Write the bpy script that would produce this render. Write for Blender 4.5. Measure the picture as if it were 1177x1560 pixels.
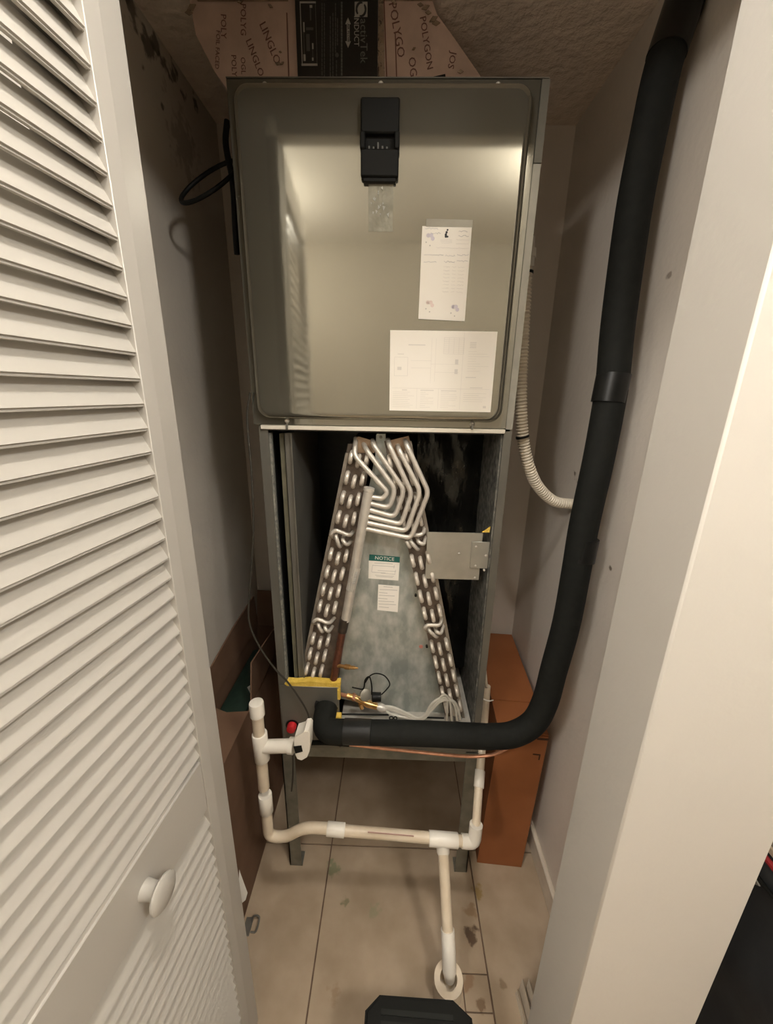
import bpy, bmesh, math, random
from mathutils import Vector, Matrix
random.seed(7)
for o in list(bpy.data.objects): bpy.data.objects.remove(o)
C = bpy.context.scene.collection
SC = bpy.context.scene

# ------------------------------------------------------------------ camera
CAM_H = 1.41; FPX = 595.5
PIT, YAW, ROL = (math.radians(a) for a in (16.865, -1.136, 0.977))
FW = Vector((math.sin(YAW)*math.cos(PIT), math.cos(YAW)*math.cos(PIT), -math.sin(PIT)))
R0 = Vector((math.cos(YAW), -math.sin(YAW), 0)); U0 = R0.cross(FW)
RT = R0*math.cos(ROL) + U0*math.sin(ROL); UP = U0*math.cos(ROL) - R0*math.sin(ROL)
CO = Vector((0, 0, CAM_H))
cd = bpy.data.cameras.new('camera'); cam = bpy.data.objects.new('camera', cd); C.objects.link(cam)
cd.sensor_fit = 'VERTICAL'; cd.sensor_height = 36; cd.lens = 36*FPX/1560; cd.clip_start = .02
M = Matrix((RT, UP, -FW)).transposed().to_4x4(); M.translation = CO
cam.matrix_world = M; SC.camera = cam

# ------------------------------------------------------------------ light and exposure
w = bpy.data.worlds.new('world'); SC.world = w; w.use_nodes = True
w.node_tree.nodes['Background'].inputs[0].default_value = (.9, .8, .68, 1)
w.node_tree.nodes['Background'].inputs[1].default_value = .05
def globe(name, loc, rad, power, col):
    l = bpy.data.lights.new(name, 'POINT'); l.energy = power; l.color = col; l.shadow_soft_size = rad
    o = bpy.data.objects.new(name, l); C.objects.link(o); o.location = loc
globe('hall_ceiling_lamp', (.06, .14, 2.375), .05, 11.0, (1, .965, .915))
globe('hall_side_lamp', (-.92, -.80, 2.18), .11, 22.0, (1, .965, .915))
globe('hall_fill_light', (.78, -.45, 2.27), .085, 17.0, (1, .965, .915))  # unseen fill light, added to brighten the hall, the slats and the left wall
SC.view_settings.view_transform = 'Standard'; SC.view_settings.look = 'None'
SC.view_settings.exposure = 1.2; SC.view_settings.gamma = 1.0; SC.view_settings.use_curve_mapping = False

# ------------------------------------------------------------------ helpers
def at(u, v, y):
    """point of the plane Y = y that the photograph shows at pixel u, v"""
    d = FW + RT*((u-588.5)/FPX) - UP*((v-780)/FPX)
    return CO + d*(y/d.y)
def on_x(u, v, x):
    d = FW + RT*((u-588.5)/FPX) - UP*((v-780)/FPX)
    return CO + d*(x/d.x)
def on_z(u, v, z):
    d = FW + RT*((u-588.5)/FPX) - UP*((v-780)/FPX)
    return CO + d*((z-CAM_H)/d.z)

def mat(name, a, b=None, scale=30, rough=.5, metal=0, bump=0, bscale=None, spec=.5, detail=4, lo=.35, hi=.65, stretch=None, coord='pos'):
    m = bpy.data.materials.new(name); m.use_nodes = True; nt = m.node_tree; N = nt.nodes; L = nt.links
    p = N['Principled BSDF']; p.inputs['Base Color'].default_value = (*a, 1)
    p.inputs['Roughness'].default_value = rough; p.inputs['Metallic'].default_value = metal
    p.inputs['Specular IOR Level'].default_value = spec
    if b or bump:
        if coord == 'pos': src = N.new('ShaderNodeNewGeometry').outputs['Position']
        else: src = N.new('ShaderNodeTexCoord').outputs['Object']
        if stretch:
            mp = N.new('ShaderNodeMapping'); mp.inputs['Scale'].default_value = stretch
            L.new(src, mp.inputs[0]); src = mp.outputs[0]
        m['src'] = 1
    if b:
        n = N.new('ShaderNodeTexNoise'); n.inputs['Scale'].default_value = scale; n.inputs['Detail'].default_value = detail
        L.new(src, n.inputs['Vector'])
        r = N.new('ShaderNodeValToRGB'); r.color_ramp.elements[0].color = (*a, 1); r.color_ramp.elements[1].color = (*b, 1)
        r.color_ramp.elements[0].position = lo; r.color_ramp.elements[1].position = hi
        L.new(n.outputs['Fac'], r.inputs[0]); L.new(r.outputs[0], p.inputs['Base Color'])
    if bump:
        n2 = N.new('ShaderNodeTexNoise'); n2.inputs['Scale'].default_value = bscale or scale; n2.inputs['Detail'].default_value = 3
        L.new(src, n2.inputs['Vector'])
        bp = N.new('ShaderNodeBump'); bp.inputs['Strength'].default_value = bump; bp.inputs['Distance'].default_value = .01
        L.new(n2.outputs['Fac'], bp.inputs['Height']); L.new(bp.outputs[0], p.inputs['Normal'])
    return m
def blobs(m, spots):
    """stains with a place of their own: (x, y, z, radius, colour, strength)"""
    nt = m.node_tree; N = nt.nodes; L = nt.links; p = N['Principled BSDF']
    geo = N.new('ShaderNodeNewGeometry'); nz = N.new('ShaderNodeTexNoise'); nz.inputs['Scale'].default_value = 45; nz.inputs['Detail'].default_value = 5
    L.new(geo.outputs['Position'], nz.inputs['Vector'])
    cur = p.inputs['Base Color'].links[0].from_socket if p.inputs['Base Color'].links else None
    base = tuple(p.inputs['Base Color'].default_value)
    for (x, y, z, rad, col, st) in spots:
        v = N.new('ShaderNodeVectorMath'); v.operation = 'DISTANCE'; v.inputs[1].default_value = (x, y, z)
        L.new(geo.outputs['Position'], v.inputs[0])
        mr = N.new('ShaderNodeMapRange'); mr.inputs[1].default_value = 0; mr.inputs[2].default_value = rad; mr.inputs[3].default_value = 1; mr.inputs[4].default_value = 0
        L.new(v.outputs['Value'], mr.inputs[0])
        ad = N.new('ShaderNodeMath'); ad.operation = 'MULTIPLY_ADD'; L.new(mr.outputs[0], ad.inputs[0]); ad.inputs[1].default_value = 1.4
        sb = N.new('ShaderNodeMath'); sb.operation = 'SUBTRACT'; L.new(nz.outputs['Fac'], sb.inputs[0]); sb.inputs[1].default_value = .95
        am = N.new('ShaderNodeMath'); am.operation = 'MULTIPLY_ADD'; L.new(nz.outputs['Fac'], am.inputs[0]); am.inputs[1].default_value = 3.2; am.inputs[2].default_value = -2.15
        L.new(am.outputs[0], ad.inputs[2])
        cl = N.new('ShaderNodeMath'); cl.operation = 'MULTIPLY'; cl.use_clamp = True; L.new(ad.outputs[0], cl.inputs[0]); cl.inputs[1].default_value = 2.2
        gt = N.new('ShaderNodeMath'); gt.operation = 'MULTIPLY'; gt.use_clamp = True; L.new(mr.outputs[0], gt.inputs[0]); gt.inputs[1].default_value = 4
        g2 = N.new('ShaderNodeMath'); g2.operation = 'MULTIPLY'; L.new(cl.outputs[0], g2.inputs[0]); L.new(gt.outputs[0], g2.inputs[1])
        s2 = N.new('ShaderNodeMath'); s2.operation = 'MULTIPLY'; L.new(g2.outputs[0], s2.inputs[0]); s2.inputs[1].default_value = st
        mx = N.new('ShaderNodeMix'); mx.data_type = 'RGBA'; L.new(s2.outputs[0], mx.inputs[0])
        if cur: L.new(cur, mx.inputs[6])
        else: mx.inputs[6].default_value = base
        mx.inputs[7].default_value = (*col, 1); cur = mx.outputs[2]
    L.new(cur, p.inputs['Base Color'])

class MB:
    def __init__(s): s.bm = bmesh.new()
    def box(s, x0, x1, y0, y1, z0, z1, bev=0, mtx=None, seg=1):
        r = bmesh.ops.create_cube(s.bm, size=1)
        bmesh.ops.transform(s.bm, matrix=Matrix.Translation(((x0+x1)/2, (y0+y1)/2, (z0+z1)/2)) @ Matrix.Diagonal((x1-x0, y1-y0, z1-z0, 1)), verts=r['verts'])
        vs = r['verts']
        if bev:
            es = list({e for v in vs for e in v.link_edges})
            g = bmesh.ops.bevel(s.bm, geom=es, offset=bev, segments=seg, affect='EDGES', profile=.5)
            vs = list({v for f in g['faces'] for v in f.verts} | {v for v in vs if v.is_valid})
        if mtx: bmesh.ops.transform(s.bm, matrix=mtx, verts=vs)
        return s
    def prism(s, pts, d):
        """closed polygon swept by the vector d"""
        d = Vector(d); a = [s.bm.verts.new(Vector(p)) for p in pts]; b = [s.bm.verts.new(Vector(p)+d) for p in pts]
        s.bm.faces.new(a[::-1]); s.bm.faces.new(b); n = len(a)
        for i in range(n): s.bm.faces.new((a[i], a[(i+1) % n], b[(i+1) % n], b[i]))
        return s
    def tube(s, pts, r, seg=12, cap=True):
        pts = [Vector(p) for p in pts]; n = len(pts); rr = r if isinstance(r, (list, tuple)) else [r]*n
        T = []
        for i in range(n):
            t = (pts[min(i+1, n-1)]-pts[max(i-1, 0)]); T.append(t.normalized() if t.length > 1e-9 else Vector((0, 0, 1)))
        nx = T[0].orthogonal().normalized(); rings = []
        for i in range(n):
            nx = (nx - T[i]*nx.dot(T[i])).normalized(); ny = T[i].cross(nx)
            rings.append([s.bm.verts.new(pts[i] + (nx*math.cos(2*math.pi*k/seg)+ny*math.sin(2*math.pi*k/seg))*rr[i]) for k in range(seg)])
        for i in range(n-1):
            for k in range(seg):
                f = s.bm.faces.new((rings[i][k], rings[i][(k+1) % seg], rings[i+1][(k+1) % seg], rings[i+1][k])); f.smooth = True
        if cap: s.bm.faces.new(rings[0][::-1]); s.bm.faces.new(rings[-1])
        return s
    def rod(s, a, b, r, seg=14, r2=None): return s.tube([a, b], [r, r if r2 is None else r2], seg)
    def quad(s, a, b, c, d):
        s.bm.faces.new([s.bm.verts.new(Vector(p)) for p in (a, b, c, d)]); return s
    def build(s, name, m, parent=None, flat=False):
        bmesh.ops.recalc_face_normals(s.bm, faces=s.bm.faces)
        me = bpy.data.meshes.new(name); s.bm.to_mesh(me); s.bm.free(); me.set_sharp_from_angle(angle=math.radians(40))
        if m: me.materials.append(m)
        o = bpy.data.objects.new(name, me); C.objects.link(o)
        if parent: put(o, parent)
        return o
def put(o, parent):
    o.parent = parent; o.matrix_parent_inverse = parent.matrix_world.inverted() if parent.type != 'EMPTY' or True else Matrix()
def thing(name, label, cat, loc=(0, 0, 0), group=None):
    o = bpy.data.objects.new(name, None); C.objects.link(o); o.empty_display_size = .05
    o.matrix_world = Matrix.Translation(loc); tag(o, label, cat, group); return o
def tag(o, label, cat, group=None):
    o['label'] = label; o['category'] = cat
    if group: o['group'] = group
    return o
def struct(o): o['kind'] = 'structure'; return o
def fillet(pts, r, n=5):
    pts = [Vector(p) for p in pts]; out = [pts[0]]
    for i in range(1, len(pts)-1):
        a = pts[i-1]-pts[i]; b = pts[i+1]-pts[i]; d = min(r, a.length*.48, b.length*.48)
        p0 = pts[i]+a.normalized()*d; p2 = pts[i]+b.normalized()*d
        for k in range(n+1):
            t = k/n; out.append(p0*(1-t)**2 + pts[i]*2*t*(1-t) + p2*t*t)
    out.append(pts[-1]); return out
def spline(pts, n=6):
    pts = [Vector(p) for p in pts]; P = [pts[0]*2-pts[1]]+pts+[pts[-1]*2-pts[-2]]; out = []
    for i in range(1, len(P)-2):
        a, b, c, d = P[i-1:i+3]
        for k in range(n):
            t = k/n; out.append(.5*((2*b)+(c-a)*t+(2*a-5*b+4*c-d)*t*t+(3*b-a-3*c+d)*t**3))
    out.append(pts[-1]); return out
def text(s, size, loc, rot, m, parent, name='lettering', sx=1):
    cu = bpy.data.curves.new(name, 'FONT'); cu.body = s; cu.size = size; cu.extrude = .0002; cu.resolution_u = 2
    cu.align_x = 'CENTER'; cu.align_y = 'CENTER'
    t = bpy.data.objects.new(name, cu); C.objects.link(t)
    dg = bpy.context.evaluated_depsgraph_get(); me = bpy.data.meshes.new_from_object(t.evaluated_get(dg))
    bpy.data.objects.remove(t)
    me.materials.clear(); me.materials.append(m)
    me.transform(Matrix.Translation(loc) @ rot.to_4x4() @ Matrix.Diagonal((sx, 1, 1, 1)))
    o = bpy.data.objects.new(name, me); C.objects.link(o); put(o, parent); return o
FACE = Matrix.Rotation(math.pi/2, 3, 'X')                     # text that faces -Y

# ------------------------------------------------------------------ materials
m_wall = mat('wall_paint_dimmed', (.56, .515, .445), (.53, .485, .42), 6, .55, bump=.12, bscale=60)  # left wall copy, colour lowered to offset too much lamp light there
m_wallr = mat('wall_paint_brightened', (.73, .66, .58), (.69, .62, .54), 5, .5, bump=.1, bscale=60)  # same paint, colour lifted to make up for weak light at right and back
m_front = mat('front_wall_paint', (.56, .53, .48), (.545, .515, .465), 4, .5, bump=.06, bscale=50)
m_ceil = mat('ceiling_texture', (.86, .74, .62), (.78, .67, .56), 25, .75, bump=1.0, bscale=48)
m_white = mat('white_door_paint', (.47, .445, .40), (.46, .435, .39), 8, .4)
m_grout = mat('grout', (.20, .13, .085), (.14, .09, .06), 40, .9)
m_tile = mat('floor_tile', (.47, .37, .265), (.35, .265, .178), 9, .38, bump=.05, bscale=30, detail=7, lo=.3, hi=.7)
m_base = mat('baseboard_paint', (.70, .62, .50), (.60, .52, .42), 20, .5)
m_panel = mat('grey_painted_steel', (.335, .322, .268), (.315, .30, .248), 5, .075, .84, bump=.004, bscale=120, stretch=(1, 1, .2))
m_case = mat('grey_casing_steel', (.215, .205, .175), (.19, .18, .155), 12, .42, .55)
m_galv = mat('galvanized_steel', (.31, .34, .315), (.58, .60, .56), 38, .42, .5, detail=9, bump=.03, bscale=40, lo=.38, hi=.74, stretch=(1, 1, .55))
m_galvd = mat('dull_galvanized_leg', (.22, .22, .185), (.30, .29, .24), 30, .45, .7)
m_bright = mat('bright_galvanized_plate', (.50, .49, .43), (.44, .43, .38), 30, .35, .6)
m_black = mat('black_lining', (.012, .012, .011), (.02, .02, .017), 50, .45)
m_foilblk = mat('black_foil_facing', (.05, .05, .046), (.09, .09, .08), 30, .22, .7, bump=.9, bscale=22, stretch=(1, 1, .5))
m_speck = mat('speckled_liner', (.05, .05, .045), (.22, .21, .18), 70, .6, detail=6)
m_alu = mat('aluminium_tube', (.66, .61, .53), (.56, .51, .44), 40, .36, .4)
m_bend = mat('return_bend_metal', (.70, .64, .55), (.60, .53, .45), 60, .34, .3)
m_sheet = mat('brown_tube_sheet', (.19, .145, .11), (.11, .085, .065), 60, .6, .3)
m_sheetr = mat('slab_edge', (.32, .28, .23), (.25, .21, .17), 50, .5, .4)
m_copper = mat('copper', (.80, .42, .27), (.66, .32, .2), 50, .36, .7)
m_rust = mat('oxidised_copper', (.20, .075, .045), (.11, .045, .03), 60, .45, .6)
m_brass = mat('brass', (.70, .44, .18), (.50, .28, .10), 60, .3, .9)
m_rub = mat('black_foam_insulation', (.007, .0075, .006), (.010, .0105, .0085), 60, .8, bump=.05, bscale=300, spec=.25)
m_tape = mat('black_vinyl_tape', (.009, .009, .008), (.012, .012, .011), 40, .36, spec=.3)
m_plast = mat('black_plastic', (.006, .006, .005), None, 1, .5, spec=.2)
m_pvc = mat('aged_pvc_pipe', (.72, .62, .48), (.64, .53, .39), 20, .38)
m_fit = mat('white_pvc_fitting', (.83, .78, .69), (.79, .74, .65), 12, .32)
m_print = mat('faded_pink_print', (.55, .36, .30), None, 1, .5)
m_red = mat('red_plastic', (.55, .02, .025), None, 1, .35)
m_yel = mat('yellow_foam', (.80, .56, .10), (.68, .45, .06), 80, .85, bump=.3, bscale=200)
m_paper = mat('white_paper', (.82, .77, .69), (.80, .75, .66), 10, .6)
m_ink = mat('grey_ink', (.50, .47, .42), None, 1, .7)
m_ink2 = mat('pale_ink', (.66, .62, .56), None, 1, .7)
m_pen = mat('pen_ink', (.40, .38, .38), None, 1, .7)
m_blackink = mat('black_ink', (.03, .03, .03), None, 1, .6)
m_teal = mat('teal_print', (.01, .12, .10), None, 1, .5)
m_cardL = mat('brown_cardboard', (.16, .088, .05), (.14, .074, .041), 15, .75)
m_cardR = mat('orange_brown_cardboard', (.31, .105, .032), (.275, .092, .027), 12, .55)
m_cardD = mat('cardboard_mark', (.06, .025, .012), None, 1, .7)
m_green = mat('dark_green_plastic', (.008, .02, .014), (.012, .028, .018), 60, .45)
m_board = mat('foil_duct_board', (.74, .57, .49), (.62, .47, .40), 18, .34, .25, bump=.25, bscale=25)
m_bprint = mat('maroon_print', (.21, .10, .08), None, 1, .5)
m_foil = mat('foil_tape', (.55, .48, .40), (.40, .33, .27), 40, .22, .85, bump=.6, bscale=60)
m_label = mat('light_grey_print', (.42, .41, .37), None, 1, .5)
m_label2 = mat('dim_grey_print', (.085, .087, .078), None, 1, .5)
m_label3 = mat('mid_grey_print', (.15, .155, .14), None, 1, .5)
m_conduit = mat('cream_conduit', (.76, .68, .55), (.70, .62, .49), 20, .45)
m_screw = mat('zinc_screw', (.66, .62, .55), None, 1, .35, .35)
m_tube = mat('white_plastic_tube', (.68, .65, .57), (.60, .57, .49), 30, .35, .2)
m_wire = mat('dark_wire', (.035, .03, .022), None, 1, .5)
m_fab = mat('black_fabric', (.011, .012, .014), (.018, .02, .022), 12, .7, bump=.25, bscale=14)
m_redf = mat('red_piping', (.24, .012, .016), None, 1, .5)
m_beige = mat('beige_board', (.55, .47, .36), (.48, .40, .30), 14, .6)
m_seam = mat('seam_shadow_paint', (.45, .38, .30), (.32, .26, .2), 60, .7)
m_res = mat('glue_residue', (.23, .215, .165), (.30, .285, .225), 45, .5, .5, bump=.2, bscale=60)
m_clear = mat('clear_holder', (.25, .23, .19), (.29, .27, .22), 20, .3, .4)
m_redspot = mat('red_paint_dot', (.45, .18, .14), None, 1, .6)
m_lilac = mat('lilac_print', (.60, .55, .60), None, 1, .7)
m_pink = mat('pink_print', (.74, .60, .54), None, 1, .7)
m_disc = mat('grey_valve_head', (.34, .32, .27), None, 1, .4, .6)
m_hallf = mat('hall_wall_paint', (.40, .36, .30), (.38, .34, .28), 4, .6); m_hallc = mat('hall_ceiling_paint', (.78, .74, .67), (.76, .72, .65), 4, .7)

# stains
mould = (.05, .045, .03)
blobs(m_tile, [(-.165, .835, 0, .035, (.14, .20, .10), .6), (-.115, .755, 0, .02, (.16, .17, .09), .7), (-.03, .74, 0, .03, (.25, .27, .16), .5),
               (.237, .695, 0, .035, (.10, .06, .035), .9), (.275, .79, 0, .028, (.26, .17, .05), .8), (.245, .745, 0, .03, (.28, .17, .08), .6),
               (.24, .565, 0, .02, (.17, .10, .05), .8), (.215, .60, 0, .03, (.25, .13, .06), .6), (.30, .60, 0, .016, (.2, .13, .07), .6), (-.12, .57, 0, .03, (.28, .18, .1), .5)])
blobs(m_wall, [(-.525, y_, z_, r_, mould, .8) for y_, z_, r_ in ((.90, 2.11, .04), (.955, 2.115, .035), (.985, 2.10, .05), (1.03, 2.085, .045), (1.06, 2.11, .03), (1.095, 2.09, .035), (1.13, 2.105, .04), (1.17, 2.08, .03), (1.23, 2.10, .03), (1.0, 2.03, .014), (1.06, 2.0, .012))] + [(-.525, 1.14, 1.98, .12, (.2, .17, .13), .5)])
blobs(m_wallr, [(.48, .995, 1.19, .055, (.20, .15, .08), .75), (.48, .99, 1.115, .035, (.12, .09, .06), .6), (.48, 1.04, 1.215, .015, (.14, .1, .06), .9), (.48, 1.0, 1.27, .012, (.14, .1, .06), .9),
                (.48, .985, 1.51, .011, (.16, .11, .07), .9), (.48, .80, 1.62, .012, (.2, .14, .1), .7), (.48, .80, 1.05, .010, (.14, .1, .06), .9)])

# ------------------------------------------------------------------ room shell
XL, XR, YB, ZC = -.525, .48, 1.36, 2.13
JY0, JY1 = .406, .525                                              # the front wall's two faces
fl = struct(MB().box(-1.6, 1.6, -1.6, YB+.1, -.06, -.004).build('floor', m_grout))
def tile(pts, h=0):
    z = -.0045
    return MB().prism([(x, y, z) for x, y in pts], (0, 0, .0045+h)).build('tile', m_tile, fl)
g = .0022
xs = [-1.6, -1.092, -.635, -.178, .265, .722, 1.179, 1.6]; ys = [-1.6, -.928, -.471, -.014, .443, .9, YB]
for i in range(len(xs)-1):
    for j in range(len(ys)-1):
        x0, x1, y0, y1 = xs[i]+g, xs[i+1]-g, ys[j]+g, ys[j+1]-g
        if i == 3 and j == 4:                                      # the cut tile round the drain
            tile([(x0, y0), (.197, y0), (.197, .618), (x1, .618), (x1, y1), (x0, y1)])
            tile([(.2005, .553), (x1, .553), (x1, .615), (.2005, .615)]); tile([(.2005, y0), (x1, y0), (x1, .55), (.2005, .55)])
        else: tile([(x0, y0), (x1, y0), (x1, y1), (x0, y1)])
def sbox(name, m, *a, bev=0): return struct(MB().box(*a, bev=bev).build(name, m))
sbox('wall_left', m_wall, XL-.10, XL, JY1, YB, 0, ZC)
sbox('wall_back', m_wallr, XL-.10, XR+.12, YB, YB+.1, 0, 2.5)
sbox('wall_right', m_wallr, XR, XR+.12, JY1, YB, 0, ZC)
sbox('ceiling', m_ceil, XL-.10, XR+.12, JY1, YB, ZC, ZC+.08)
XJ = .330; XC = .547
sbox('wall_front_right', m_front, XJ, XC, JY0, JY1, 0, 2.015, bev=.003)
sbox('wall_front_left', m_front, -1.6, -.318, JY0, JY1, 0, 2.015)
sbox('wall_front_top', m_front, -1.6, XC, JY0, JY1, 2.015, 2.44)
sbox('wall_hall_rear', m_hallf, -1.6, 1.6, -1.7, -1.6, 0, 2.44)
sbox('wall_hall_left', m_hallf, -1.7, -1.6, -1.6, JY1, 0, 2.44)
sbox('wall_hall_right', m_hallf, 1.6, 1.7, -1.6, YB+.1, 0, 2.44)
sbox('wall_hall_back', m_hallf, XR+.12, 1.6, YB, YB+.1, 0, 2.44)
sbox('ceiling_hall', m_hallc, -1.6, 1.6, -1.6, YB, 2.44, 2.5)
sbox('trim_3', m_front, -.2906, XJ, .488, JY1, 1.978, 2.015)           # unseen strip added under the header to shape its reflection in the panel
# the stop strip on the left jamb, which shows behind the folded door
sbox('trim_1', m_white, -.318, -.2912, .4862, JY1, 0, 1.977, bev=.0005)
sbox('baseboard_right', m_base, XR-.014, XR, .64, YB, 0, .075, bev=.004)
sbox('baseboard_back', m_base, XL, XR-.015, YB-.014, YB, 0, .075, bev=.004)
# broken end of the right baseboard at the jamb
tb = MB()
tb.prism([(.352, .532, 0), (.362, .532, 0), (.362, .532, .045), (.356, .532, .06)], (-.004, .055, 0))
tb.prism([(.340, .533, 0), (.349, .533, 0), (.349, .533, .03), (.343, .533, .045)], (-.003, .06, 0))
tb.prism([(.329, .535, 0), (.337, .535, 0), (.337, .535, .012), (.331, .535, .02)], (-.004, .05, 0))
struct(tb.build('trim_2', m_base))

# ------------------------------------------------------------------ louvred folding door, opened against the left jamb
HA = math.radians(5.9); DP = Vector((-.2890, .4855, 0)); DD = Vector((-math.sin(HA), -math.cos(HA), 0)); DN = Vector((math.cos(HA), -math.sin(HA), 0))
DM = Matrix(((DD.x, -DN.x, 0, DP.x), (DD.y, -DN.y, 0, DP.y), (0, 0, 1, 0), (0, 0, 0, 1)))   # local x along the leaf, local y into the leaf, z up
def dhit(u, v):
    d = FW + RT*((u-588.5)/FPX) - UP*((v-780)/FPX); t = (DP-CO).dot(DN)/d.dot(DN); p = CO+d*t
    return (p-DP).dot(DD), p.z
DT = .027; DW = .44; ST = .034
ST = .022
door = thing('door_1', '', 'door', DP); del door['label'], door['category']; struct(door)
def dpart(name, m, *a, bev=.002): return MB().box(*a, bev=bev, mtx=DM).build(name, m, door)
dpart('stile', m_white, 0, ST, 0, DT, .02, 1.985, bev=.0007); dpart('stile', m_white, DW-ST, DW, 0, DT, .02, 1.985)
zr1 = dhit(314, 1148)[1]; zr0 = zr1-.10
dpart('rail', m_white, ST, DW-ST, .001, DT-.001, zr0, zr1); dpart('rail', m_white, ST, DW-ST, .001, DT-.001, .02, .13); dpart('rail', m_white, ST, DW-ST, .001, DT-.001, 1.90, 1.985)
sl = None; pitch = .0277
ang = math.radians(63)
def slat_mesh():
    b = MB(); h = .0190; t = .0030
    sec = []
    for s_, q in ((-1, -1), (-1, 1), (1, 1), (1, -1)):
        a, c = s_*h, q*t
        sec.append((a*math.cos(ang)-c*math.sin(ang), a*math.sin(ang)+c*math.cos(ang)))
    b.prism([(ST-.003, DT/2-.0019+y_, z_) for y_, z_ in sec], (DW-2*ST+.006, 0, 0))
    bmesh.ops.bevel(b.bm, geom=[e for e in b.bm.edges if abs((e.verts[0].co-e.verts[1].co).x) > .1], offset=.0022, segments=2, affect='EDGES')
    bmesh.ops.transform(b.bm, matrix=DM, verts=b.bm.verts)
    return b
proto = slat_mesh().build('slat', m_white, door)
zs = [zr1+.004+pitch*(k+.75) for k in range(int((1.895-zr1)/pitch))] + [zr0-.006-pitch*(k+.55) for k in range(int((zr0-.14)/pitch))]
for k, z in enumerate(zs):
    o = proto if k == 0 else proto.copy()
    if k: C.objects.link(o)
    o.location.z = z + DP.z*0
    if k: pass
kt, kz = dhit(222, 1355)
kb = MB()
prof = [(-.001, .0125), (.004, .0115), (.012, .0105), (.018, .012), (.020, .020), (.0225, .0222), (.0255, .0222), (.028, .019), (.0295, .006)]
K0 = DP + DD*kt + Vector((0, 0, kz))
kb.tube([K0+DN*a for a, r in prof], [r for a, r in prof], 24)
kb.build('knob', m_white, door)
# floor pivot of the door
pv = thing('pivot_bracket', 'small dark metal pivot ring on the floor tile beside the louvred door edge', 'bracket', at(385, 1402, .71))
p0 = on_z(384, 1412, .001)
MB().tube(spline([p0+Vector((0, -.012, .002)), p0+Vector((.014, -.010, .003)), p0+Vector((.017, .012, .016)), p0+Vector((.002, .016, .016)), p0+Vector((-.004, .010, .004))], 5), .0024, 8).build('ring', m_case, pv)
MB().box(p0.x-.022, p0.x-.002, p0.y-.02, p0.y+.02, 0, .004, .001).build('foot_plate', m_case, pv)

# ------------------------------------------------------------------ stand and air handler
stand = thing('equipment_stand', 'galvanized angle-iron stand with four legs under the grey cabinet', 'stand', (0, 1.08, 0))
YF = .842; CX0, CX1, CZ0, CZ1, CY1 = -.2905, .2435, .475, 1.913, 1.335
def angle_leg(x, y, sx, sy):
    b = MB(); b.box(min(x, x+sx*.036), max(x, x+sx*.036), min(y, y+sy*.003), max(y, y+sy*.003), .004, CZ0-.004)
    b.box(min(x, x+sx*.003), max(x, x+sx*.003), min(y, y+sy*.036), max(y, y+sy*.036), .004, CZ0-.004)
    b.box(min(x, x+sx*.038), max(x, x+sx*.038), min(y, y+sy*.038), max(y, y+sy*.038), 0, .005)
    b.build('leg', m_galvd, stand)
angle_leg(-.297, YF-.004, 1, 1); angle_leg(.2495, YF-.004, -1, 1); angle_leg(-.297, CY1, 1, -1); angle_leg(.2495, CY1, -1, -1)
for a in ((-.297, .2495, YF+.001, YF+.004, .435, CZ0-.001), (-.297, .2495, CY1-.008, CY1-.004, .435, CZ0-.001), (-.294, -.291, YF+.004, CY1-.008, .435, CZ0-.001), (.2435, .2465, YF+.004, CY1-.008, .435, CZ0-.001)):
    MB().box(*a).build('top_rail', m_galvd, stand)

ah = thing('air_handler', 'tall grey steel air handler cabinet with its lower access panel removed', 'air handler', ((CX0+CX1)/2, (YF+CY1)/2, CZ0))
T = .004
ZM = 1.342                                                         # joint between upper panel and open coil section
MB().box(CX0, CX0+T, YF, CY1, CZ0, CZ1).build('left_side', m_case, ah)
MB().box(CX1-T, CX1, YF, CY1, CZ0, CZ1).build('right_side', m_case, ah)
MB().box(CX0+T, CX1-T, CY1-T, CY1, CZ0, CZ1).build('back', m_case, ah)
MB().box(CX0+T, CX1-T, YF, CY1-T, CZ1-T, CZ1).build('top', m_case, ah)
MB().box(CX0+T, CX1-T, YF, CY1-T, CZ0, CZ0+T).build('bottom', m_case, ah)
# flanges round the coil opening
MB().box(CX0, CX0+.019, YF-.004, YF+.001, .477, ZM-.004).build('front_flange', m_case, ah)
MB().box(CX1-.017, CX1, YF-.004, YF+.001, .477, ZM-.004).build('front_flange', m_case, ah)
# upper front panel: flange plate plus raised tray with rounded corners
PX0, PX1 = -.300, .2295
def rrect(x0, x1, z0, z1, r, y, n=6):
    out = []
    for cx, cz, a0 in ((x1-r, z1-r, 0), (x0+r, z1-r, 90), (x0+r, z0+r, 180), (x1-r, z0+r, 270)):
        for k in range(n+1):
            a = math.radians(a0+90*k/n); out.append((cx+r*math.cos(a), y, cz+r*math.sin(a)))
    return out
fp = MB()
fp.box(PX0, PX1, YF-.006, YF-.001, ZM+.001, 1.9145, .0012)
loops = [rrect(PX0+.012, PX1-.013, ZM+.014, 1.9040, .026, YF-.006), rrect(PX0+.0135, PX1-.0145, ZM+.0155, 1.9025, .025, YF-.016), rrect(PX0+.017, PX1-.018, ZM+.019, 1.899, .023, YF-.0215), rrect(PX0+.023, PX1-.024, ZM+.025, 1.893, .019, YF-.0235), rrect(PX0+.026, PX1-.027, ZM+.028, 1.890, .017, YF-.0235)]
vl = [[fp.bm.verts.new(p) for p in lp] for lp in loops]
for a, b in zip(vl, vl[1:]):
    for k in range(len(a)):
        f = fp.bm.faces.new((a[k], a[(k+1) % len(a)], b[(k+1) % len(a)], b[k])); f.smooth = True
f = fp.bm.faces.new(vl[-1]); f.smooth = False
fp.build('front_panel', m_panel, ah)
YP = YF-.0235                                                       # face of the raised panel
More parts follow.
